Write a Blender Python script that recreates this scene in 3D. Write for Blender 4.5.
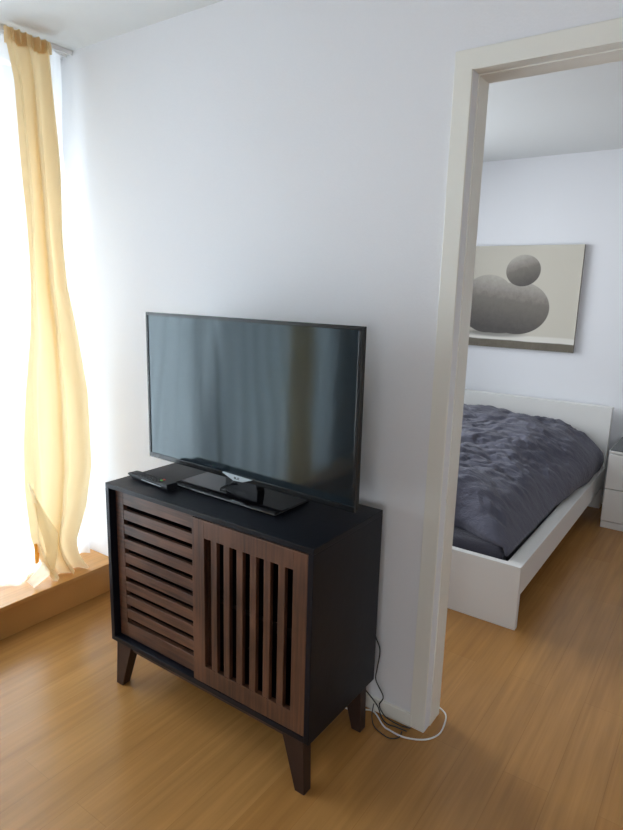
import bpy, bmesh, math, random
from mathutils import Vector, Matrix, noise
random.seed(7)
sc = bpy.context.scene
COL = sc.collection
for o in list(bpy.data.objects): bpy.data.objects.remove(o)

# ------------------------------------------------------------ camera
CAM_H, CAM_D = 1.44252, 1.67364
yaw, pitch, roll, fpx = -0.608641, -0.204940, 0.0273777, 602.4006
cy, sy, cp, sp = math.cos(yaw), math.sin(yaw), math.cos(pitch), math.sin(pitch)
fw = Vector((sy*cp, cy*cp, sp)); rt = Vector((cy, -sy, 0)); up = rt.cross(fw)
r2 = rt*math.cos(roll) + up*math.sin(roll); u2 = -rt*math.sin(roll) + up*math.cos(roll)
cam = bpy.data.cameras.new('camera'); camo = bpy.data.objects.new('camera', cam); COL.objects.link(camo)
M = Matrix((r2, u2, -fw)).transposed().to_4x4(); M.translation = (0, -CAM_D, CAM_H); camo.matrix_world = M
cam.sensor_fit = 'VERTICAL'; cam.sensor_height = 36; cam.lens = 36*fpx/830
cam.clip_start = .05; sc.camera = camo

# ------------------------------------------------------------ light and exposure
W = bpy.data.worlds.new('sky'); sc.world = W; W.use_nodes = True
bg = W.node_tree.nodes['Background']; bg.inputs[0].default_value = (.82, .92, 1, 1); bg.inputs[1].default_value = .75
YF_ = -5.0
def area(name, loc, rot, sx, sy_, power, col):
    l = bpy.data.lights.new(name, 'AREA'); l.shape = 'RECTANGLE'; l.size = sx; l.size_y = sy_; l.energy = power; l.color = col
    o = bpy.data.objects.new(name, l); COL.objects.link(o); o.location = loc; o.rotation_euler = rot
    return o
# daylight arriving at the windows of the left facade (area light -Z turned to +X)
area('daylight_living', (-3.25, -1.2, 1.0), (0, -math.pi/2, 0), 2.1, 2.8, 190, (.80, .91, 1))
area('daylight_bedroom', (-3.1, 1.55, 1.6), (0, -math.pi/2+.1, 0), 1.5, 2.0, 100, (.90, .95, 1))
area('fill_rear', (1.2, YF_-.5, 1.45), (math.pi/2, 0, 0), 1.7, 1.5, 50, (.93, .96, 1))  # added fill behind the camera, evens the light on the television wall
vs = sc.view_settings
vs.view_transform = 'Standard'; vs.look = 'None'; vs.gamma = 1; vs.use_curve_mapping = False; vs.exposure = 0.12
sc.cycles.max_bounces = 14; sc.cycles.diffuse_bounces = 8; sc.cycles.transparent_max_bounces = 16
sc.cycles.transmission_bounces = 10

# ------------------------------------------------------------ materials
class NT:
    def __init__(s, name):
        s.m = bpy.data.materials.new(name); s.m.use_nodes = True; s.t = s.m.node_tree
        s.b = s.t.nodes['Principled BSDF']; s.out = s.t.nodes['Material Output']
    def n(s, typ, **kw):
        nd = s.t.nodes.new(typ)
        for k, v in kw.items(): setattr(nd, k, v)
        return nd
    def l(s, a, b): s.t.links.new(a, b)
    def math(s, op, a, b=None, c=None, clamp=False):
        nd = s.n('ShaderNodeMath', operation=op); nd.use_clamp = clamp
        for i, v in enumerate((a, b, c)):
            if v is None: continue
            if isinstance(v, (int, float)): nd.inputs[i].default_value = v
            else: s.l(v, nd.inputs[i])
        return nd.outputs[0]
    def mix(s, fac, a, b, blend='MIX'):
        nd = s.n('ShaderNodeMix', data_type='RGBA', blend_type=blend)
        for i, v in ((0, fac), (6, a), (7, b)):
            if isinstance(v, (int, float)): nd.inputs[i].default_value = v
            elif isinstance(v, tuple): nd.inputs[i].default_value = v if len(v) == 4 else v+(1,)
            else: s.l(v, nd.inputs[i])
        return nd.outputs[2]
    def coord(s, scale=(1, 1, 1), rot=(0, 0, 0)):
        tc = s.n('ShaderNodeTexCoord'); mp = s.n('ShaderNodeMapping')
        mp.inputs['Scale'].default_value = scale; mp.inputs['Rotation'].default_value = rot
        s.l(tc.outputs['Object'], mp.inputs['Vector']); return mp.outputs[0]
    def noise(s, vec, scale, detail=3, rough=.5):
        nd = s.n('ShaderNodeTexNoise'); s.l(vec, nd.inputs['Vector'])
        nd.inputs['Scale'].default_value = scale; nd.inputs['Detail'].default_value = detail; nd.inputs['Roughness'].default_value = rough
        return nd.outputs['Fac']
    def bump(s, h, strength, dist):
        nd = s.n('ShaderNodeBump'); nd.inputs['Strength'].default_value = strength; nd.inputs['Distance'].default_value = dist
        s.l(h, nd.inputs['Height']); s.l(nd.outputs[0], s.b.inputs['Normal'])

def simple(name, col, rough=.5, metal=0, spec=.5, nscale=40, namp=.04, bump=0, coat=0):
    t = NT(name); v = t.coord(); f = t.noise(v, nscale)
    a = tuple(max(0, c*(1-namp)) for c in col); b = tuple(min(1, c*(1+namp)) for c in col)
    t.l(t.mix(f, a, b), t.b.inputs['Base Color'])
    t.b.inputs['Roughness'].default_value = rough; t.b.inputs['Metallic'].default_value = metal
    t.b.inputs['Specular IOR Level'].default_value = spec; t.b.inputs['Coat Weight'].default_value = coat
    if bump: t.bump(f, bump, .01)
    return t.m
WALL = simple('wall_paint', (.785, .80, .83), .85, nscale=180, namp=.012, bump=.06, spec=.2)
CEIL = simple('ceiling_paint', (.70, .72, .72), .9, nscale=60, namp=.01, spec=.1)
TRIM = simple('cream_gloss_paint', (.80, .80, .745), .42, nscale=8, namp=.015)
WHITE = simple('white_laminate', (.74, .74, .72), .4, nscale=10, namp=.01)
WFRAME = simple('white_window_frame', (.8, .8, .8), .4)
BLACKW = simple('black_stained_wood', (.0065, .0075, .012), .40, nscale=30, namp=.2, spec=.2, bump=.04)
BLACKP = simple('black_plastic', (.008, .009, .011), .45, spec=.3)
GLOSSB = simple('gloss_black_plastic', (.006, .006, .008), .08, spec=.55)
BEZEL = simple('satin_black_bezel', (.008, .009, .010), .22, spec=.4)
DARKIN = simple('cabinet_inside', (.008, .007, .007), .8, spec=.1)
SILVER = simple('silver_plastic', (.55, .60, .63), .3, metal=.3)
BTN = simple('rubber_button', (.035, .036, .04), .6)
GREEN = simple('green_button', (.12, .45, .08), .5)
RED = simple('red_button', (.5, .05, .04), .5)
CABLEB = simple('black_cable', (.02, .022, .022), .5)
CABLEW = simple('white_cable', (.78, .78, .76), .4)
GLASSB = simple('smoked_glass_top', (.045, .05, .05), .12, spec=.5)

def screen_mat():
    t = NT('tv_screen'); t.b.inputs['Base Color'].default_value = (.010, .016, .021, 1)
    t.b.inputs['Specular Tint'].default_value = (.78, .95, 1, 1)
    v = t.coord(); f = t.noise(v, 300)
    t.l(t.math('MULTIPLY_ADD', f, .02, .07), t.b.inputs['Roughness'])
    t.b.inputs['Specular IOR Level'].default_value = .6
    return t.m
SCREEN = screen_mat()

def floor_mat(name, rot, bright=1.0, plank=.135):
    t = NT(name); v = t.coord(rot=rot)
    br = t.n('ShaderNodeTexBrick'); t.l(v, br.inputs['Vector'])
    br.offset = .37; br.inputs['Scale'].default_value = 1
    br.inputs['Brick Width'].default_value = 1.35; br.inputs['Row Height'].default_value = plank
    br.inputs['Mortar Size'].default_value = .0009; br.inputs['Mortar Smooth'].default_value = .6
    br.inputs['Color1'].default_value = (.385*bright, .185*bright, .052*bright, 1)
    br.inputs['Color2'].default_value = (.42*bright, .212*bright, .065*bright, 1)
    br.inputs['Mortar'].default_value = (.31*bright, .15*bright, .044*bright, 1)
    mp = t.n('ShaderNodeMapping'); mp.inputs['Scale'].default_value = (1.6, 55, 1); t.l(v, mp.inputs['Vector'])
    f = t.noise(mp.outputs[0], 1.0, 4, .6)
    mp2 = t.n('ShaderNodeMapping'); mp2.inputs['Scale'].default_value = (2.2, 17, 1); t.l(v, mp2.inputs['Vector'])
    g = t.noise(mp2.outputs[0], 1.0, 2, .5)
    ff = t.math('MULTIPLY_ADD', t.math('ADD', f, g), .55, .45)
    cmb = t.n('ShaderNodeCombineColor'); 
    for i in range(3): t.l(ff, cmb.inputs[i])
    t.l(t.mix(1.0, br.outputs['Color'], cmb.outputs[0], 'MULTIPLY'), t.b.inputs['Base Color'])
    t.l(t.math('MULTIPLY_ADD', g, .03, .25), t.b.inputs['Roughness'])
    t.b.inputs['Specular IOR Level'].default_value = .36
    return t.m
FLOOR = floor_mat('bamboo_floor', (0, 0, math.pi/2))
STEP = floor_mat('bamboo_step', (0, 0, math.pi/2), 1.35, .5)

def walnut(name, axis):
    t = NT(name)
    s = {'x': (4, 60, 90), 'z': (90, 60, 4)}[axis]
    v = t.coord(scale=s); f = t.noise(v, 1, 4, .6); v2 = t.coord(); g = t.noise(v2, 6, 2)
    ff = t.math('MULTIPLY_ADD', g, .5, t.math('MULTIPLY', f, .6), clamp=True); ff = t.math('MULTIPLY_ADD', ff, 3.4, -1.35, clamp=True)
    t.l(t.mix(ff, (.032, .013, .008), (.125, .053, .028)), t.b.inputs['Base Color'])
    t.b.inputs['Roughness'].default_value = .45; t.bump(f, .08, .003); return t.m
LEGW = simple('dark_walnut_leg', (.032, .015, .010), .45, nscale=25, namp=.25, spec=.35)
WALX = walnut('walnut_across', 'x'); WALZ = walnut('walnut_upright', 'z')

def cloth(name, col, trans, transp, rough=.9, weave=500, fold=.0):
    t = NT(name); t.t.nodes.remove(t.b)
    v = t.coord(); f = t.noise(v, weave, 2)
    c = t.mix(f, tuple(x*.93 for x in col), col)
    d = t.n('ShaderNodeBsdfDiffuse'); tr = t.n('ShaderNodeBsdfTranslucent'); tp = t.n('ShaderNodeBsdfTransparent')
    t.l(c, d.inputs[0]); t.l(c, tr.inputs[0])
    m1 = t.n('ShaderNodeMixShader'); m1.inputs[0].default_value = trans; t.l(d.outputs[0], m1.inputs[1]); t.l(tr.outputs[0], m1.inputs[2])
    m2 = t.n('ShaderNodeMixShader'); m2.inputs[0].default_value = transp
    if transp > .1:      # open weave: denser where the fold turns edge-on
        lw = t.n('ShaderNodeLayerWeight'); lw.inputs[0].default_value = .5
        t.l(t.math('MULTIPLY_ADD', lw.outputs['Facing'], -transp, transp, clamp=True), m2.inputs[0])
    t.l(m1.outputs[0], m2.inputs[1]); t.l(tp.outputs[0], m2.inputs[2])
    t.l(m2.outputs[0], t.out.inputs[0]); return t.m
SHEER = cloth('sheer_voile', (.93, .94, .95), .6, .32)
YELLOW = cloth('yellow_curtain_cloth', (.86, .69, .42), .42, 0)
HEM = cloth('curtain_cloth_lightened', (.95, .88, .70), .62, .04)  # curtain cloth made paler, standing in for backlight the panel blocks
ORANGE = cloth('orange_curtain_cloth', (.85, .38, .06), .4, 0)

def duvet_mat(name, col):
    t = NT(name); v = t.coord(); f = t.noise(v, 9, 4, .6); w = t.noise(v, 700, 2)
    t.l(t.mix(f, tuple(c*.88 for c in col), tuple(c*1.1 for c in col)), t.b.inputs['Base Color'])
    t.b.inputs['Roughness'].default_value = .85; t.b.inputs['Sheen Weight'].default_value = .15
    t.b.inputs['Specular IOR Level'].default_value = .2
    v3 = t.coord(scale=(14, 30, 14), rot=(0, 0, .5)); h = t.noise(v3, 1, 5, .65)
    t.bump(t.math('MULTIPLY_ADD', w, .05, h), .9, .014); return t.m
DUVET = duvet_mat('dark_grey_duvet_cloth', (.098, .099, .132))
SHEET = duvet_mat('dark_grey_sheet_cloth', (.050, .049, .066))

def glass_mat():
    t = NT('window_glass'); t.t.nodes.remove(t.b)
    tp = t.n('ShaderNodeBsdfTransparent'); g = t.n('ShaderNodeBsdfGlossy'); g.inputs['Roughness'].default_value = .02
    fr = t.n('ShaderNodeFresnel'); fr.inputs[0].default_value = 1.45
    m = t.n('ShaderNodeMixShader'); t.l(fr.outputs[0], m.inputs[0]); t.l(tp.outputs[0], m.inputs[1]); t.l(g.outputs[0], m.inputs[2])
    t.l(m.outputs[0], t.out.inputs[0]); return t.m
GLASS = glass_mat()

# ------------------------------------------------------------ mesh helpers
def link(name, bm, mat, parent=None, smooth=False, bevel=0, seg=2, mats=None):
    me = bpy.data.meshes.new(name); bmesh.ops.recalc_face_normals(bm, faces=bm.faces); bm.to_mesh(me); bm.free()
    o = bpy.data.objects.new(name, me); COL.objects.link(o)
    for m in (mats or [mat]): me.materials.append(m)
    if parent: o.parent = parent
    if bevel:
        b = o.modifiers.new('bevel', 'BEVEL'); b.width = bevel; b.segments = seg; b.limit_method = 'ANGLE'; b.angle_limit = .6
    if smooth:
        for p in me.polygons: p.use_smooth = True
    elif bevel:
        for p in me.polygons: p.use_smooth = False
    return o
def box(bm, x0, x1, y0, y1, z0, z1):
    v = [bm.verts.new((x, y, z)) for z in (z0, z1) for y in (y0, y1) for x in (x0, x1)]
    for f in ((0, 1, 3, 2), (4, 6, 7, 5), (0, 4, 5, 1), (2, 3, 7, 6), (0, 2, 6, 4), (1, 5, 7, 3)): bm.faces.new([v[i] for i in f])
    return v
def frus(bm, bot, top, z0, z1):
    v = [bm.verts.new((x, y, z)) for (a, z) in ((bot, z0), (top, z1)) for (x, y) in ((a[0], a[2]), (a[1], a[2]), (a[0], a[3]), (a[1], a[3]))]
    for f in ((0, 1, 3, 2), (4, 6, 7, 5), (0, 4, 5, 1), (2, 3, 7, 6), (0, 2, 6, 4), (1, 5, 7, 3)): bm.faces.new([v[i] for i in f])
def catmull(pts, n=8):
    P = [Vector(p) for p in pts]; out = []
    for i in range(len(P)-1):
        a, b, c, d = P[max(i-1, 0)], P[i], P[i+1], P[min(i+2, len(P)-1)]
        for k in range(n):
            t = k/n
            out.append(.5*((2*b)+(c-a)*t+(2*a-5*b+4*c-d)*t*t+(3*b-a-3*c+d)*t**3))
    return out+[P[-1]]
def tube(bm, pts, r, n=8, sub=8):
    P = catmull(pts, sub); rings = []; nrm = None
    for i, p in enumerate(P):
        t = (P[min(i+1, len(P)-1)]-P[max(i-1, 0)]).normalized()
        if nrm is None: nrm = t.orthogonal().normalized()
        nrm = (nrm - t*nrm.dot(t)).normalized(); b = t.cross(nrm)
        rings.append([bm.verts.new(p+(nrm*math.cos(2*math.pi*k/n)+b*math.sin(2*math.pi*k/n))*r) for k in range(n)])
    for a, b in zip(rings, rings[1:]):
        for k in range(n): bm.faces.new((a[k], a[(k+1) % n], b[(k+1) % n], b[k]))
    bm.faces.new(rings[0]); bm.faces.new(rings[-1])
def thing(name, label, cat, loc=(0, 0, 0), rz=0, group=None):
    o = bpy.data.objects.new(name, None); COL.objects.link(o); o.location = loc; o.rotation_euler = (0, 0, rz)
    o.empty_display_size = .1
    return tag(o, label, cat, group)
def tag(o, label, cat, group=None, kind=None):
    o['label'] = label; o['category'] = cat
    if group: o['group'] = group
    if kind: o['kind'] = kind
    return o
def struct(name, boxes, mat, label=None, parent=None, bevel=0):
    bm = bmesh.new()
    for b in boxes: box(bm, *b)
    o = link(name, bm, mat, parent, bevel=bevel)
    if not parent: o['kind'] = 'structure'
    if label: o['label'] = label
    return o
def part(name, boxes, mat, parent, bevel=0, label=None, seg=2):
    bm = bmesh.new()
    for b in boxes: box(bm, *b)
    o = link(name, bm, mat, parent, bevel=bevel, seg=seg)
    if label: o['label'] = label
    return o

# ------------------------------------------------------------ setting
ZC = 2.395
WX = -2.54            # glass plane of the living room facade
XR, YF, YB = 2.6, -5.0, 2.894
struct('floor', [(-2.8, XR+.12, YF-.12, YB+.12, -.1, 0)], FLOOR, 'light bamboo plank floor through both rooms')
struct('ceiling', [(-2.8, XR+.12, YF-.12, YB+.12, ZC, ZC+.12)], CEIL, 'plain white ceiling over both rooms')
DX0, DX1, DZ = -.675, .215, 2.0294
struct('wall_back', [(-2.68, DX0, .008, .115, 0, ZC), (DX0, DX1, .008, .115, DZ, ZC), (DX1, XR, .008, .115, 0, ZC)], WALL, 'white wall behind the television with the bedroom doorway')
struct('wall_right', [(XR, XR+.12, YF, YB, 0, ZC)], WALL)
struct('wall_front', [(-2.68, .3, YF-.12, YF, 0, ZC), (2.1, XR, YF-.12, YF, 0, ZC), (.3, 2.1, YF-.12, YF, 0, .8), (.3, 2.1, YF-.12, YF, 2.15, ZC)], WALL)
struct('wall_bedroom', [(-2.68, XR, YB, YB+.12, 0, ZC)], WALL, 'white bedroom wall behind the bed')
# facade: living room window y -3.0..0, bedroom window y .55..2.45
struct('wall_left', [(-2.68, WX, YF, -2.45, 0, ZC), (-2.68, WX, -2.45, .008, 0, .14), (-2.68, WX, -2.45, .008, 2.36, ZC),
                     (-2.68, WX, .115, .55, 0, ZC), (-2.68, WX, 2.45, YB, 0, ZC), (-2.68, WX, .55, 2.45, 0, .55), (-2.68, WX, .55, 2.45, 2.28, ZC)], WALL, 'window wall on the left')
struct('trim_1', [(WX, -2.300, YF, .008, 0, .128)], STEP, 'bamboo riser of the window step')
struct('trim_2', [(WX, -2.2836, YF, .008, .128, .1473)], STEP, 'bamboo tread of the window step', bevel=.003)
def window(name, x, y0, y1, z0, z1, n, label):
    f = .035
    bs = [(x-.06, x, y0, y1, z0, z0+f), (x-.06, x, y0, y1, z1-f, z1)]
    for k in range(n+1):
        yy = y0+(y1-y0)*k/n
        a = max(y0, yy-f/2); b = min(y1, yy+f/2)
        if k == 0: b = y0+f*.6
        if k == n: a = y1-f*.6
        bs.append((x-.06, x, a, b, z0+f, z1-f))
    w = struct(name, bs, WFRAME, label)
    part('window_pane', [(x-.034, x-.026, y0+.01, y1-.01, z0+.02, z1-.02)], GLASS, w)
window('window_1', WX-.04, -2.45, .008, .14, 2.36, 2, 'floor-length living room window behind the curtains')
w3 = struct('window_added', [(.3, 2.1, YF-.09, YF-.03, .8, .84), (.3, 2.1, YF-.09, YF-.03, 2.11, 2.15), (.3, .34, YF-.09, YF-.03, .84, 2.11), (2.06, 2.1, YF-.09, YF-.03, .84, 2.11), (1.18, 1.22, YF-.09, YF-.03, .84, 2.11)], WFRAME, 'unseen window added behind the camera to even the light on the television wall')  # assumed opening, added to go with the rear fill light
part('window_pane', [(.32, 2.08, YF-.064, YF-.056, .82, 2.13)], GLASS, w3)
window('window_2', WX-.04, .55, 2.45, .55, 2.28, 2, 'bedroom window')
struct('baseboard_back', [(-2.2836, -.7213, -.004, .008, 0, .05)], TRIM, 'low white baseboard under the television wall', bevel=.002)
struct('baseboard_back.001', [(DX1+.047, XR, -.004, .008, 0, .05)], TRIM)
struct('baseboard_right', [(XR-.012, XR, YF, .008, 0, .05)], TRIM)
struct('baseboard_front', [(WX+.26, XR-.012, YF, YF+.012, 0, .05)], TRIM)
struct('baseboard_bedroom', [(WX, XR, YB-.012, YB, 0, .05)], TRIM)
# door frame
def doorframe():
    bm = bmesh.new(); cw = .052; zt = DZ+.0507
    pr = [(DX0-cw, 0), (DX0-cw, zt), (DX1+cw, zt), (DX1+cw, 0), (DX1, 0), (DX1, DZ), (DX0, DZ), (DX0, 0)]
    for (y0, y1) in ((0, .0078), (.1152, .123)):
        a = [bm.verts.new((x, y0, z)) for x, z in pr]; c = [bm.verts.new((x, y1, z)) for x, z in pr]
        bm.faces.new(a); bm.faces.new(c)
        for i in range(8): bm.faces.new((a[i], a[(i+1) % 8], c[(i+1) % 8], c[i]))
    return link('trim_3', bm, TRIM, bevel=.002)
tr = doorframe(); tr['kind'] = 'structure'; tr['label'] = 'cream painted casing around the bedroom doorway'
lin = .0
struct('trim_4', [(DX0-.003, DX0-.0015, .0005, .040, 0, DZ), (DX0-.001, DX0+.003, .046, .1225, 0, DZ), (DX0-.003, DX0-.001, .04, .046, 0, DZ),
                  (DX1-.0015, DX1+.001, .0005, .040, 0, DZ), (DX1-.003, DX1+.001, .046, .1225, 0, DZ),
                  (DX0+.003, DX1-.003, .0005, .040, DZ-.0015, DZ+.001), (DX0+.003, DX1-.003, .046, .1225, DZ-.004, DZ+.001)], TRIM, 'cream painted door lining with a rebate')

# ------------------------------------------------------------ curtain rail, curtains
rail = thing('curtain_rail', 'white curtain rail fixed along the ceiling above the yellow curtain', 'curtain rail', (-2.47, 0, ZC))
rb = bmesh.new(); box(rb, -.05, .028, -4.1, 0.005, -.007, -.001)
for a in (-.05, -.018, .022): box(rb, a, a+.006, -4.1, .005, -.019, -.007)
link('track', rb, WFRAME, rail)

def interp(tab, z):
    tab = sorted(tab)
    if z <= tab[0][0]: return tab[0][1]
    for (a, b), (c, d) in zip(tab, tab[1:]):
        if z <= c: return b+(d-b)*(z-a)/(c-a)
    return tab[-1][1]
L = [(2.37, -.315), (2.2, -.285), (1.915, -.28), (1.74, -.278), (1.46, -.289), (1.25, -.303), (1.0, -.338), (.75, -.362), (.57, -.375), (.36, -.372), (.26, -.345), (.15, -.300)]
Rr = [(2.37, -.136), (2.17, -.134), (1.86, -.129), (1.62, -.134), (1.43, -.127), (1.24, -.095), (.97, -.062), (.63, -.066), (.45, -.112), (.30, -.180), (.23, -.172), (.15, -.128)]
def curtain_mesh(L, Rr, z0, z1, xc, amp, folds, nu=90, nv=70, phase=0, seed=0, xb=None):
    bm = bmesh.new(); g = []
    for j in range(nv+1):
        z = z0+(z1-z0)*j/nv; row = []; yl, yr = interp(L, z), interp(Rr, z)
        h = (z-z0)/(z1-z0)
        for i in range(nu+1):
            u = i/nu
            w = noise.noise(Vector((u*3, z*1.1, seed)))*.09
            a = amp*(1-.45*h**6)
            x = xc+a*math.sin(2*math.pi*folds*(u+w)+phase)+.012*noise.noise(Vector((u*9, z*2.3, seed+4)))
            if xb: x += xb*(1-h)**3
            y = yl+(yr-yl)*u+.25*a*math.cos(4*math.pi*folds*(u+w)+phase)*math.sin(math.pi*u)
            row.append(bm.verts.new((x, y, z)))
        g.append(row)
    for j in range(nv):
        for i in range(nu): bm.faces.new((g[j][i], g[j][i+1], g[j+1][i+1], g[j+1][i]))
    return bm
def curtain(name, bm, mat, label, group=None, extras=None):
    e = thing(name, label, 'curtain', (0, 0, 0), group=group)
    return e
# main yellow curtain
yc = thing('yellow_curtain', 'long yellow gathered curtain hanging from ceiling rail beside the television wall', 'curtain', (-2.40, -.22, .15))
def rel(o, p):     # parent keeping world coordinates baked in mesh
    o.parent = p; o.matrix_parent_inverse = Matrix.Translation(-Vector(p.location)); return o
o = link('curtain_panel', curtain_mesh(L, Rr, .150, 2.372, -2.395, .030, 2.3, xb=.055), YELLOW, smooth=True); rel(o, yc)
# gathered heading tape
bm = curtain_mesh([(2.3, -.317), (2.4, -.317)], [(2.3, -.134), (2.4, -.134)], 2.325, 2.374, -2.391, .024, 7, 120, 6)
o = link('heading_tape', bm, YELLOW, smooth=True); rel(o, yc)
# loose front flap at the hem, folded back to the left
bm = bmesh.new(); g = []
fl = [(-.374, .62, -.372, .62), (-.355, .469, -.306, .454), (-.330, .351, -.258, .359), (-.319, .287, -.268, .262), (-.350, .238, -.290, .188), (-.418, .192, -.385, .1485)]
for k in range(len(fl)*6-5):
    t = k/6; i = min(int(t), len(fl)-2); f = t-i
    ya, za, yb, zb = [fl[i][q]+(fl[i+1][q]-fl[i][q])*f for q in range(4)]
    row = []
    for m in range(9):
        u = m/8; row.append(bm.verts.new((-2.345+.012*math.sin(u*3.1)+.012*min(1, t)+.006*noise.noise(Vector((u*4, za*8, 3))), ya+(yb-ya)*u, za+(zb-za)*u)))
    g.append(row)
for r, s in zip(g, g[1:]):
    for m in range(8): bm.faces.new((r[m], r[m+1], s[m+1], s[m]))
o = link('folded_hem', bm, HEM, smooth=True); rel(o, yc)
bm = curtain_mesh([(.1, -.376), (.6, -.366)], [(.1, -.362), (.6, -.335)], .255, .345, -2.336, .004, 1, 8, 10)
o = link('lining_edge', bm, ORANGE, smooth=True); o['label'] = 'orange inner edge at the bottom of the curtain'; rel(o, yc)

y2 = thing('yellow_curtain', 'yellow curtain farther along the window, seen only as a brownish reflection in the television screen', 'curtain', (-2.40, -1.9, .15))
o = link('curtain_panel', curtain_mesh([(0, -2.06), (2.4, -2.03)], [(0, -1.76), (2.4, -1.82)], .150, 2.372, -2.395, .030, 3.3, seed=6, xb=.02), YELLOW, smooth=True); rel(o, y2)
# sheers: one voile by the wall and more along the window, more yellow curtains beyond the picture (mirrored in the screen)
def sheer(y0, y1, folds, seed, label, zb=.152):
    bm = curtain_mesh([(0, y0-.02), (2.4, y0)], [(0, y1+.0), (2.4, y1)], zb, 2.372, -2.466, .026, folds, int(folds*14), 40, seed=seed, xb=.02)
    s = link('sheer_curtain', bm, SHEER, smooth=True); tag(s, label, 'sheer curtain', 'white voile curtains along the window'); return s
sheer(-1.22, -.03, 9, 1, 'white translucent voile curtain hanging behind the yellow curtain by the television wall')
sheer(-2.40, -1.26, 9, 2, 'second white voile curtain farther along the window, showing as stripes reflected in the television screen')

# ------------------------------------------------------------ media cabinet
CX0, CX1, CYF, CYB, CZB, CZT = -1.726, -.839, -.441, -.060, .167, .7683
cx, cyy = (CX0+CX1)/2, (CYF+CYB)/2
cab = thing('media_cabinet', 'black and walnut slatted media cabinet on splayed legs under the television', 'cabinet', (cx, cyy, 0))
def cp_(name, boxes, mat, bevel=.0012, parent=None, label=None):
    bm = bmesh.new()
    for b in boxes: box(bm, *b)
    o = link(name, bm, mat, bevel=bevel); o.parent = parent or cab
    o.matrix_parent_inverse = Matrix.Translation((-cx, -cyy, 0)) if (parent is None) else Matrix.Identity(4)
    if label: o['label'] = label
    return o
T = .018
cp_('top_panel', [(CX0, CX1, CYF, CYB, CZT-T, CZT)], BLACKW, .002)
cp_('side_panel', [(CX0, CX0+T, CYF, CYB, CZB, CZT-T)], BLACKW)
cp_('side_panel', [(CX1-T, CX1, CYF, CYB, CZB, CZT-T)], BLACKW)
cp_('bottom_panel', [(CX0+T, CX1-T, CYF, CYB, CZB, CZB+T)], BLACKW)
cp_('back_panel', [(CX0+T, CX1-T, CYB-.006, CYB, CZB+T, CZT-T)], DARKIN, 0)
cp_('inner_divider', [(cx-.008, cx+.008, CYF+.05, CYB-.006, CZB+T, CZT-T)], DARKIN, 0)
cp_('shelf', [(CX0+T, cx-.008, CYF+.06, CYB-.006, .45, .466), (cx+.008, CX1-T, CYF+.06, CYB-.006, .45, .466)], DARKIN, 0)
# left door: horizontal louvres, on the rear track
LY0, LY1 = -.419, -.402
dl = cp_('sliding_door', [(-1.700, -1.660, LY0, LY1, .19, .747), (-1.302, -1.25, LY0, LY1, .19, .747),
                          (-1.660, -1.302, LY0, LY1, .696, .747), (-1.660, -1.302, LY0, LY1, .19, .247)], WALX, .001, label='left door with horizontal slats')
for i in range(8):
    zt = .695-.0537*i-.018
    bm = bmesh.new()
    v = box(bm, -1.661, -1.301, LY0+.001, LY1-.003, zt-.0357, zt)
    for w in v[:4]: w.co.y -= .0
    o = link('slat', bm, WALX, bevel=.001); o.parent = dl
# right door: vertical slots, on the front track
RY0, RY1 = -.4405, -.424
x0, x1 = -1.300, -.8575
sl = [(-1.248+.0522*i) for i in range(7)]
bs = [(x0, sl[0], RY0, RY1, .188, .7475), (sl[6]+.028, x1, RY0, RY1, .188, .7475), (sl[0], sl[6]+.028, RY0, RY1, .689, .7475), (sl[0], sl[6]+.028, RY0, RY1, .188, .250)]
dr = cp_('sliding_door', bs, WALZ, .001, label='right door with upright slats')
for i in range(6):
    bm = bmesh.new(); box(bm, sl[i]+.028, sl[i+1], RY0+.001, RY1-.001, .249, .690)
    o = link('slat', bm, WALZ, bevel=.001); o.parent = dr
cp_('apron', [(CX0+.05, CX1-.05, CYF+.018, CYF+.036, .140, .167), (CX0+.05, CX1-.05, CYB-.036, CYB-.018, .140, .167),
              (CX0+.03, CX0+.048, CYF+.04, CYB-.04, .140, .167), (CX1-.048, CX1-.03, CYF+.04, CYB-.04, .140, .167)], WALX)
for sx in (0, 1):
    for sb in (0, 1):
        xo = CX0+.02 if sx == 0 else CX1-.024
        s = 1 if sx == 0 else -1
        yo = CYF+.008 if sb == 0 else CYB-.008; q = 1 if sb == 0 else -1
        def ext(o0, s, w): return (min(o0, o0+s*w), max(o0, o0+s*w))
        yf = -.446 if sb == 0 else -.093
        xf = -1.702 if sx == 0 else -.845
        bot = ext(xf, s, .034)+ext(yf, q, .034); top = ext(xo, s, .080)+ext(yo, q, .040)
        bm = bmesh.new(); frus(bm, bot, top, 0, .1668)
        o = link('leg', bm, LEGW, bevel=.0015); o.parent = cab; o.matrix_parent_inverse = Matrix.Translation((-cx, -cyy, 0))

# ------------------------------------------------------------ television
TVR = -.0226
tv = thing('television', 'black flat screen television standing on the slatted cabinet', 'television', (-1.292, -.235, CZT), TVR)
TW, TH, TB = .914, .5357, .813-CZT
def rounded_rect_frame(bm, w, h, z0, y0, y1, b, bb):
    box(bm, -w/2, w/2, y0, y1, z0, z0+bb); box(bm, -w/2, w/2, y0, y1, z0+h-b, z0+h)
    box(bm, -w/2, -w/2+b, y0, y1, z0+bb, z0+h-b); box(bm, w/2-b, w/2, y0, y1, z0+bb, z0+h-b)
bm = bmesh.new(); rounded_rect_frame(bm, TW, TH, TB, 0, .012, .011, .018); link('bezel', bm, BEZEL, tv, bevel=.0015)
part('screen', [(-TW/2+.010, TW/2-.010, .0025, .010, TB+.017, TB+TH-.010)], SCREEN, tv)
bm = bmesh.new(); box(bm, -TW/2+.001, TW/2-.001, .0125, .026, TB+.001, TB+TH-.001)
frus_v = [(-TW/2+.001, TW/2-.001, TB+.001, TB+TH-.001, .026), (-.33, .33, TB+.03, TB+TH-.12, .055)]
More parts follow.
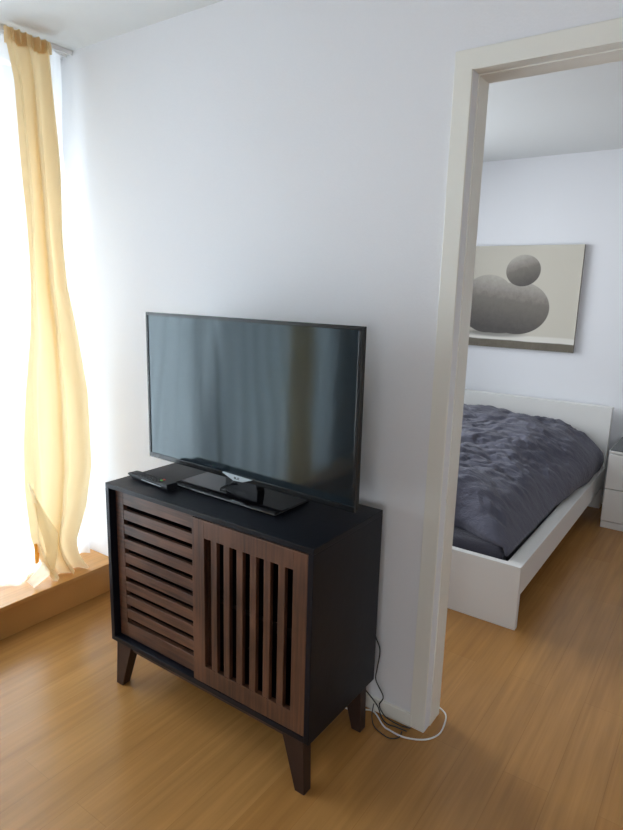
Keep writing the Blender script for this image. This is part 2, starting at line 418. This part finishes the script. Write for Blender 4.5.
v = [bm.verts.new((x, y, z)) for (a, b, c, d, y) in frus_v for z in (c, d) for x in (a, b)]
for f in ((0, 1, 3, 2), (4, 6, 7, 5), (0, 4, 5, 1), (2, 3, 7, 6), (0, 2, 6, 4), (1, 5, 7, 3)): bm.faces.new([v[i] for i in f])
link('back_cover', bm, BLACKP, tv, bevel=.002)
# emblem under the bezel
bm = bmesh.new()
pr = [(-.070, TB+.018), (.064, TB+.016), (.025, TB+.001), (-.018, TB-.001)]
a = [bm.verts.new((x, -.007, z)) for x, z in pr]; b = [bm.verts.new((x, .004, z)) for x, z in pr]
bm.faces.new(a); bm.faces.new(b)
for i in range(4): bm.faces.new((a[i], a[(i+1) % 4], b[(i+1) % 4], b[i]))
em = link('emblem', bm, SILVER, tv, bevel=.001); em['label'] = 'silver trapezoid badge'
bm = bmesh.new()
for k, (xa, xb, za, zb) in enumerate([(-.013, -.010, .006, .013), (-.008, -.005, .006, .013), (-.008, .001, .006, .008), (.003, .006, .006, .013), (.003, .011, .0115, .013), (.003, .011, .006, .0075)]):
    box(bm, xa, xb, -.0076, -.0068, TB+za, TB+zb)
link('logo_mark', bm, BLACKP, em)
# stand
bm = bmesh.new()
box(bm, -.232, .232, -.088, .088, .001, .010)
link('stand_base', bm, GLOSSB, tv, bevel=.004, seg=3)
bm = bmesh.new(); frus(bm, (-.075, .075, .012, .05), (-.055, .055, .018, .045), .008, TB+.12)
link('stand_neck', bm, GLOSSB, tv, bevel=.003)
bm = bmesh.new(); tube(bm, [(-.03, .02, TB-.002), (-.04, -.01, .02), (-.055, -.03, .0125), (-.07, .02, .0125)], .002, 6); link('standby_lead', bm, CABLEB, tv)

# ------------------------------------------------------------ remote control
rc = thing('remote_control', 'slim black remote control lying at the left end of the cabinet top', 'remote control', (-1.595, -.345, CZT), -.08)
bm = bmesh.new(); prof = [(-.115, .010, .018), (-.09, .0, .020), (-.03, .002, .020), (.05, .002, .021), (.09, .0, .024), (.115, .0, .026)]
rows = []
for x, z0, z1 in prof:
    w = .021+.003*(x > .05)
    rows.append([bm.verts.new((x, -w*.75, z0+.0005)), bm.verts.new((x, w*.75, z0+.0005)), bm.verts.new((x, w, (z0+z1)/2)), bm.verts.new((x, w*.9, z1)), bm.verts.new((x, -w*.9, z1)), bm.verts.new((x, -w, (z0+z1)/2))])
for r, s in zip(rows, rows[1:]):
    for k in range(6): bm.faces.new((r[k], r[(k+1) % 6], s[(k+1) % 6], s[k]))
bm.faces.new(rows[0]); bm.faces.new(rows[-1])
link('body', bm, simple('matt_black_plastic', (.012, .013, .016), .55, spec=.3), rc, bevel=.002)
part('side_strip', [(-.03, .085, -.0232, -.0215, .0105, .0125)], SILVER, rc, bevel=.0005, label='thin silver side strip')
for i in range(8):
    for j in range(3):
        x = -.06+i*.0165; y = -.011+j*.011
        m = GREEN if (i == 7 and j == 1) else RED if (i == 7 and j == 2) else BTN
        zz = .0200+max(0, x+.03)*.03
        b = part('button', [(x-.005, x+.005, y-.0038, y+.0038, zz-.002, zz+.0022)], m, rc, bevel=.001)
        if m is GREEN: b['label'] = 'green button'
        if m is RED: b['label'] = 'red button'

# ------------------------------------------------------------ cables
def cable(pts, r, mat, label, cat='cable'):
    bm = bmesh.new(); tube(bm, pts, r); return tag(link('power_cable', bm, mat, smooth=True), label, cat)
cable([(-1.05, -.05, .004), (-.942, -.055, .004), (-.90, -.03, .004), (-.858, -.012, .004), (-.80, -.052, .004), (-.771, -.060, .004), (-.716, -.060, .004), (-.658, -.030, .004), (-.630, .02, .004), (-.634, .08, .004), (-.652, .13, .004), (-.70, .155, .004)],
      .0028, CABLEW, 'white cable looping on the floor around the foot of the door frame')
cable([(-.90, -.045, .45), (-.868, -.03, .36), (-.861, -.022, .299), (-.843, -.02, .253), (-.850, -.02, .18), (-.852, -.02, .135), (-.822, -.018, .083), (-.835, -.018, .045), (-.815, -.024, .022), (-.791, -.022, .010), (-.75, -.020, .0055), (-.717, -.010, .005)],
      .0022, CABLEB, 'thin black cable hanging from behind the cabinet down to the baseboard')
cable([(-.98, -.04, .16), (-.93, -.03, .12), (-.897, -.02, .084), (-.843, -.02, .042), (-.815, -.035, .016), (-.79, -.040, .006), (-.76, -.034, .0045), (-.722, -.030, .004)],
      .0022, CABLEB, 'short black cable slanting down beside the rear cabinet leg to the baseboard')
cable([(-.853, -.024, .045), (-.850, -.04, .010), (-.82, -.075, .003), (-.77, -.092, .003), (-.746, -.088, .003), (-.73, -.068, .003), (-.735, -.04, .003)],
      .0018, CABLEB, 'thin dark cable curving on the floor in front of the white cable')

# ------------------------------------------------------------ bedroom: bed
BX0, BX1, BY0, BY1, BZ = -2.40, -.6216, .8227, 2.86, .297
bed = thing('bed', 'low white laminate double bed frame with a plain headboard', 'bed', (-1.51, 1.85, 0))
def bp_(name, boxes, mat=WHITE, bevel=.002):
    bm = bmesh.new()
    for b in boxes: box(bm, *b)
    o = link(name, bm, mat, bevel=bevel); rel(o, bed); return o
bp_('footboard', [(BX0, BX1, BY0, BY0+.034, 0.0, BZ)])
bp_('side_rail', [(BX1-.068, BX1, BY0+.034, 2.765, .158, BZ)])
bp_('side_rail', [(BX0, BX0+.068, BY0+.034, 2.765, .158, BZ)])
bp_('headboard', [(BX0, BX1-.001, 2.765, 2.83, 0.0, .716)])
bp_('slat_base', [(BX0+.068, BX1-.068, BY0+.05, 2.76, .165, .185)])
bm = bmesh.new(); box(bm, BX0+.075, BX1-.100, BY0+.042, 2.755, .187, .338)
mt = tag(link('mattress', bm, SHEET, bevel=.03, seg=4), 'mattress in a dark grey sheet lying in the white bed', 'mattress')
for p in mt.data.polygons: p.use_smooth = True
# duvet
def smooth(t): t = max(0, min(1, t)); return t*t*(3-2*t)
def duvet():
    bm = bmesh.new(); nx, ny = 170, 190; g = []
    for j in range(ny+1):
        v = j/ny; row = []
        for i in range(nx+1):
            u = i/nx
            # right edge position and edge height vary toward the head
            yy = .925+(2.738-.925)*v
            k = smooth((yy-1.5)/1.0)
            xe = -.700+.062*k+.010*noise.noise(Vector((0, yy*5, 2)))
            xl = BX0+.08
            x = xe+(xl-xe)*u
            # front hem wanders
            d = xe-x; df = yy-.925
            y = yy+(1-v)**4*(.025*noise.noise(Vector((x*5, 0, 9)))-.045+.115*smooth(d/.32))
            e = .345+.105*k
            T = .555+.085*smooth((yy-1.0)/1.5)
            h = e+(T-e)*(1-math.exp(-d/.17))
            fr = 1-math.exp(-df/.05)
            h = .345+(h-.345)*(.45+.55*fr)
            # rounded top near the head, falling to the headboard
            h -= .05*smooth((yy-2.55)/.22)
            soft = min(1, d/.10)*min(1, df/.08)
            h += soft*(.030*noise.noise(Vector((x*2.2, yy*2.0, 1)))+.020*noise.noise(Vector((x*6+yy*3, yy*7-x*2, 5)))+.006*noise.noise(Vector((x*19, yy*23, 5))))
            rid = 1-abs(noise.noise(Vector((x*5+yy*2.5, yy*11-x*5, 8))))*2.2
            h += soft*.024*max(0, rid)*(.5+.5*noise.noise(Vector((x*2, yy*2, 3))))
            p = Vector((x*7+yy*4, yy*13-x*6, 21)); cr = max(0, 1-abs(noise.noise(p))*4.5)
            mk = smooth((noise.noise(Vector((x*2.6, yy*2.3, 33)))+.25)/.45)
            h -= soft*.017*cr*mk
            h += soft*.010*abs(noise.noise(Vector((x*15, yy*17, 41))))
            foot = math.exp(-((yy-1.12)/.14)**2)*smooth(d/.25)
            h += foot*(.028+.022*noise.noise(Vector((x*9, yy*4, 12))))
            row.append(bm.verts.new((x, y, max(h, .343))))
        g.append(row)
    for j in range(ny):
        for i in range(nx): bm.faces.new((g[j][i], g[j][i+1], g[j+1][i+1], g[j+1][i]))
    # closed body: short bulging sides and a flat underside resting on the mattress
    ring = [g[0][i] for i in range(nx+1)]+[g[j][nx] for j in range(1, ny+1)]+[g[ny][i] for i in range(nx-1, -1, -1)]+[g[j][0] for j in range(ny-1, 0, -1)]
    last = ring; c0 = Vector((-1.5, 1.8, 0)); n = len(ring)
    for q in range(1, 6):
        t = q/5; cur = []
        for w in ring:
            o = w.co-c0; o.z = 0; o.normalize()
            bul = .016*math.sin(math.pi*t)+.006*noise.noise(Vector((t*2, w.co.y*9, w.co.x*9)))*math.sin(math.pi*t)
            ox, oy = (o.x*bul, 0) if abs(w.co.x-c0.x)/.85 > abs(w.co.y-c0.y)/.95 else (0, o.y*bul)
            cur.append(bm.verts.new((w.co.x+ox, w.co.y+oy*(w.co.y < 2), w.co.z+((.304 if w.co.x > -.72 else .3405)-w.co.z)*t)))
        for i in range(n): bm.faces.new((last[i], last[(i+1) % n], cur[(i+1) % n], cur[i]))
        last = cur
    cur = [bm.verts.new((max(BX0+.09, min(w.co.x, -.725)), w.co.y, .3405)) for w in last]
    for i in range(n): bm.faces.new((last[i], last[(i+1) % n], cur[(i+1) % n], cur[i]))
    bmesh.ops.remove_doubles(bm, verts=cur, dist=1e-5)
    return bm
dv = link('duvet', duvet(), DUVET, smooth=True)
tag(dv, 'rumpled dark grey-blue duvet spread over the white bed', 'duvet')

# ------------------------------------------------------------ nightstand
NX, NY = -.556, 2.399
ns = thing('nightstand', 'white two-drawer nightstand with a dark glass top right of the bed', 'nightstand', (NX+.2, NY+.22, 0))
def nsp(name, boxes, mat=WHITE, bevel=.0015, parent=None):
    bm = bmesh.new()
    for b in boxes: box(bm, *b)
    o = link(name, bm, mat, bevel=bevel)
    rel(o, ns); return o
nsp('body', [(NX, NX+.40, NY+.018, NY+.46, .0, .494)])
nsp('plinth', [(NX+.001, NX+.399, NY+.004, NY+.018, .0, .043)])
nsp('drawer', [(NX, NX+.40, NY, NY+.017, .048, .258)])
nsp('drawer', [(NX, NX+.40, NY, NY+.017, .263, .484)])
nsp('top_board', [(NX-.001, NX+.401, NY-.002, NY+.462, .4945, .506)])
nsp('glass_top', [(NX+.003, NX+.397, NY+.008, NY+.458, .5065, .511)], GLASSB)

# ------------------------------------------------------------ picture
def picture_mat():
    t = NT('stone_photo_print')
    tc = t.n('ShaderNodeTexCoord'); sx = t.n('ShaderNodeSeparateXYZ'); t.l(tc.outputs['Object'], sx.inputs[0])
    X, Z = sx.outputs[0], sx.outputs[2]
    def ell(cx, cz, rx, rz, rot=0):
        dx = t.math('SUBTRACT', X, cx); dz = t.math('SUBTRACT', Z, cz)
        c, s = math.cos(rot), math.sin(rot)
        a = t.math('ADD', t.math('MULTIPLY', dx, c/rx), t.math('MULTIPLY', dz, s/rx))
        b = t.math('SUBTRACT', t.math('MULTIPLY', dz, c/rz), t.math('MULTIPLY', dx, s/rz))
        r = t.math('SQRT', t.math('ADD', t.math('MULTIPLY', a, a), t.math('MULTIPLY', b, b)))
        return a, b, r
    def mask(r, soft=.02): return t.math('DIVIDE', t.math('SUBTRACT', 1.0, r), soft, clamp=True)
    nz = t.noise(tc.outputs['Object'], 35, 4, .6); nz2 = t.noise(tc.outputs['Object'], 6, 2)
    # backdrop
    bgc = t.mix(t.math('MULTIPLY_ADD', Z, .9, .45, clamp=True), (.56, .53, .455), (.47, .45, .39))
    bgc = t.mix(t.math('MULTIPLY_ADD', X, .9, .4, clamp=True), bgc, (.60, .57, .49))
    # table top strip and dark front edge (z relative to the canvas centre)
    wob = t.math('MULTIPLY_ADD', nz2, .012, t.math('MULTIPLY', X, .006))
    zz = t.math('ADD', Z, wob)
    top = t.math('DIVIDE', t.math('SUBTRACT', -.258, zz), .012, clamp=True)
    edge = t.math('DIVIDE', t.math('SUBTRACT', -.302, zz), .006, clamp=True)
    c = t.mix(top, bgc, (.72, .70, .64))
    shd = ell(-.03, -.268, .29, .03)[2]
    c = t.mix(t.math('MULTIPLY', mask(shd, .5), .75), c, (.16, .155, .145))
    c = t.mix(edge, c, t.mix(nz, (.12, .105, .08), (.20, .18, .145)))
    # two pebbles: shade of each stone is part of the printed photograph
    def stone(masks, rel, c):
        sh = t.math('MULTIPLY_ADD', rel, .5, .5, clamp=True)
        sh = t.math('ADD', sh, t.math('MULTIPLY_ADD', nz, .25, -.125), clamp=True)
        ramp = t.n('ShaderNodeValToRGB'); t.l(sh, ramp.inputs[0])
        e = ramp.color_ramp.elements; e[0].position = 0; e[0].color = (.095, .088, .082, 1); e[1].position = 1; e[1].color = (.47, .44, .39, 1)
        q = e.new(.55); q.color = (.20, .182, .160, 1)
        return t.mix(masks, c, ramp.outputs[0])
    a1, b1, r1 = ell(-.083, -.050, .215, .216); a2, b2, r2_ = ell(.140, -.074, .230, .192)
    a4, b4, r4 = ell(.0, -.155, .235, .113)
    mk = t.math('MAXIMUM', t.math('MAXIMUM', mask(r1), mask(r2_)), mask(r4, .06))
    nrm = t.math('MULTIPLY_ADD', t.math('ADD', Z, t.math('MULTIPLY', X, .12)), 5.0, .15)
    c = stone(mk, nrm, c)
    a3, b3, r3 = ell(.160, .194, .125, .113, .12)
    c = stone(mask(r3, .03), t.math('MULTIPLY_ADD', a3, -.2, t.math('MULTIPLY', b3, .95)), c)
    t.l(c, t.b.inputs['Base Color']); t.b.inputs['Roughness'].default_value = .75; t.b.inputs['Specular IOR Level'].default_value = .25
    t.bump(t.noise(tc.outputs['Object'], 500, 1), .05, .002)
    return t.m
PX1, PX0, PZ0, PZ1 = -.934, -2.05, 1.055, 1.795
pc = thing('wall_picture', 'wide canvas photograph of two balanced grey stones above the bed', 'picture', ((PX0+PX1)/2, 2.878, (PZ0+PZ1)/2))
part('print', [(-(PX1-PX0)/2, (PX1-PX0)/2, -.013, -.0115, -(PZ1-PZ0)/2, (PZ1-PZ0)/2)], picture_mat(), pc)
part('stretcher_edge', [(-(PX1-PX0)/2, (PX1-PX0)/2, -.0113, .015, -(PZ1-PZ0)/2, (PZ1-PZ0)/2)], simple('grey_canvas_edge', (.25, .24, .22), .8), pc)
# printed pebbles are placed in the canvas' own metres; x measured from the canvas centre
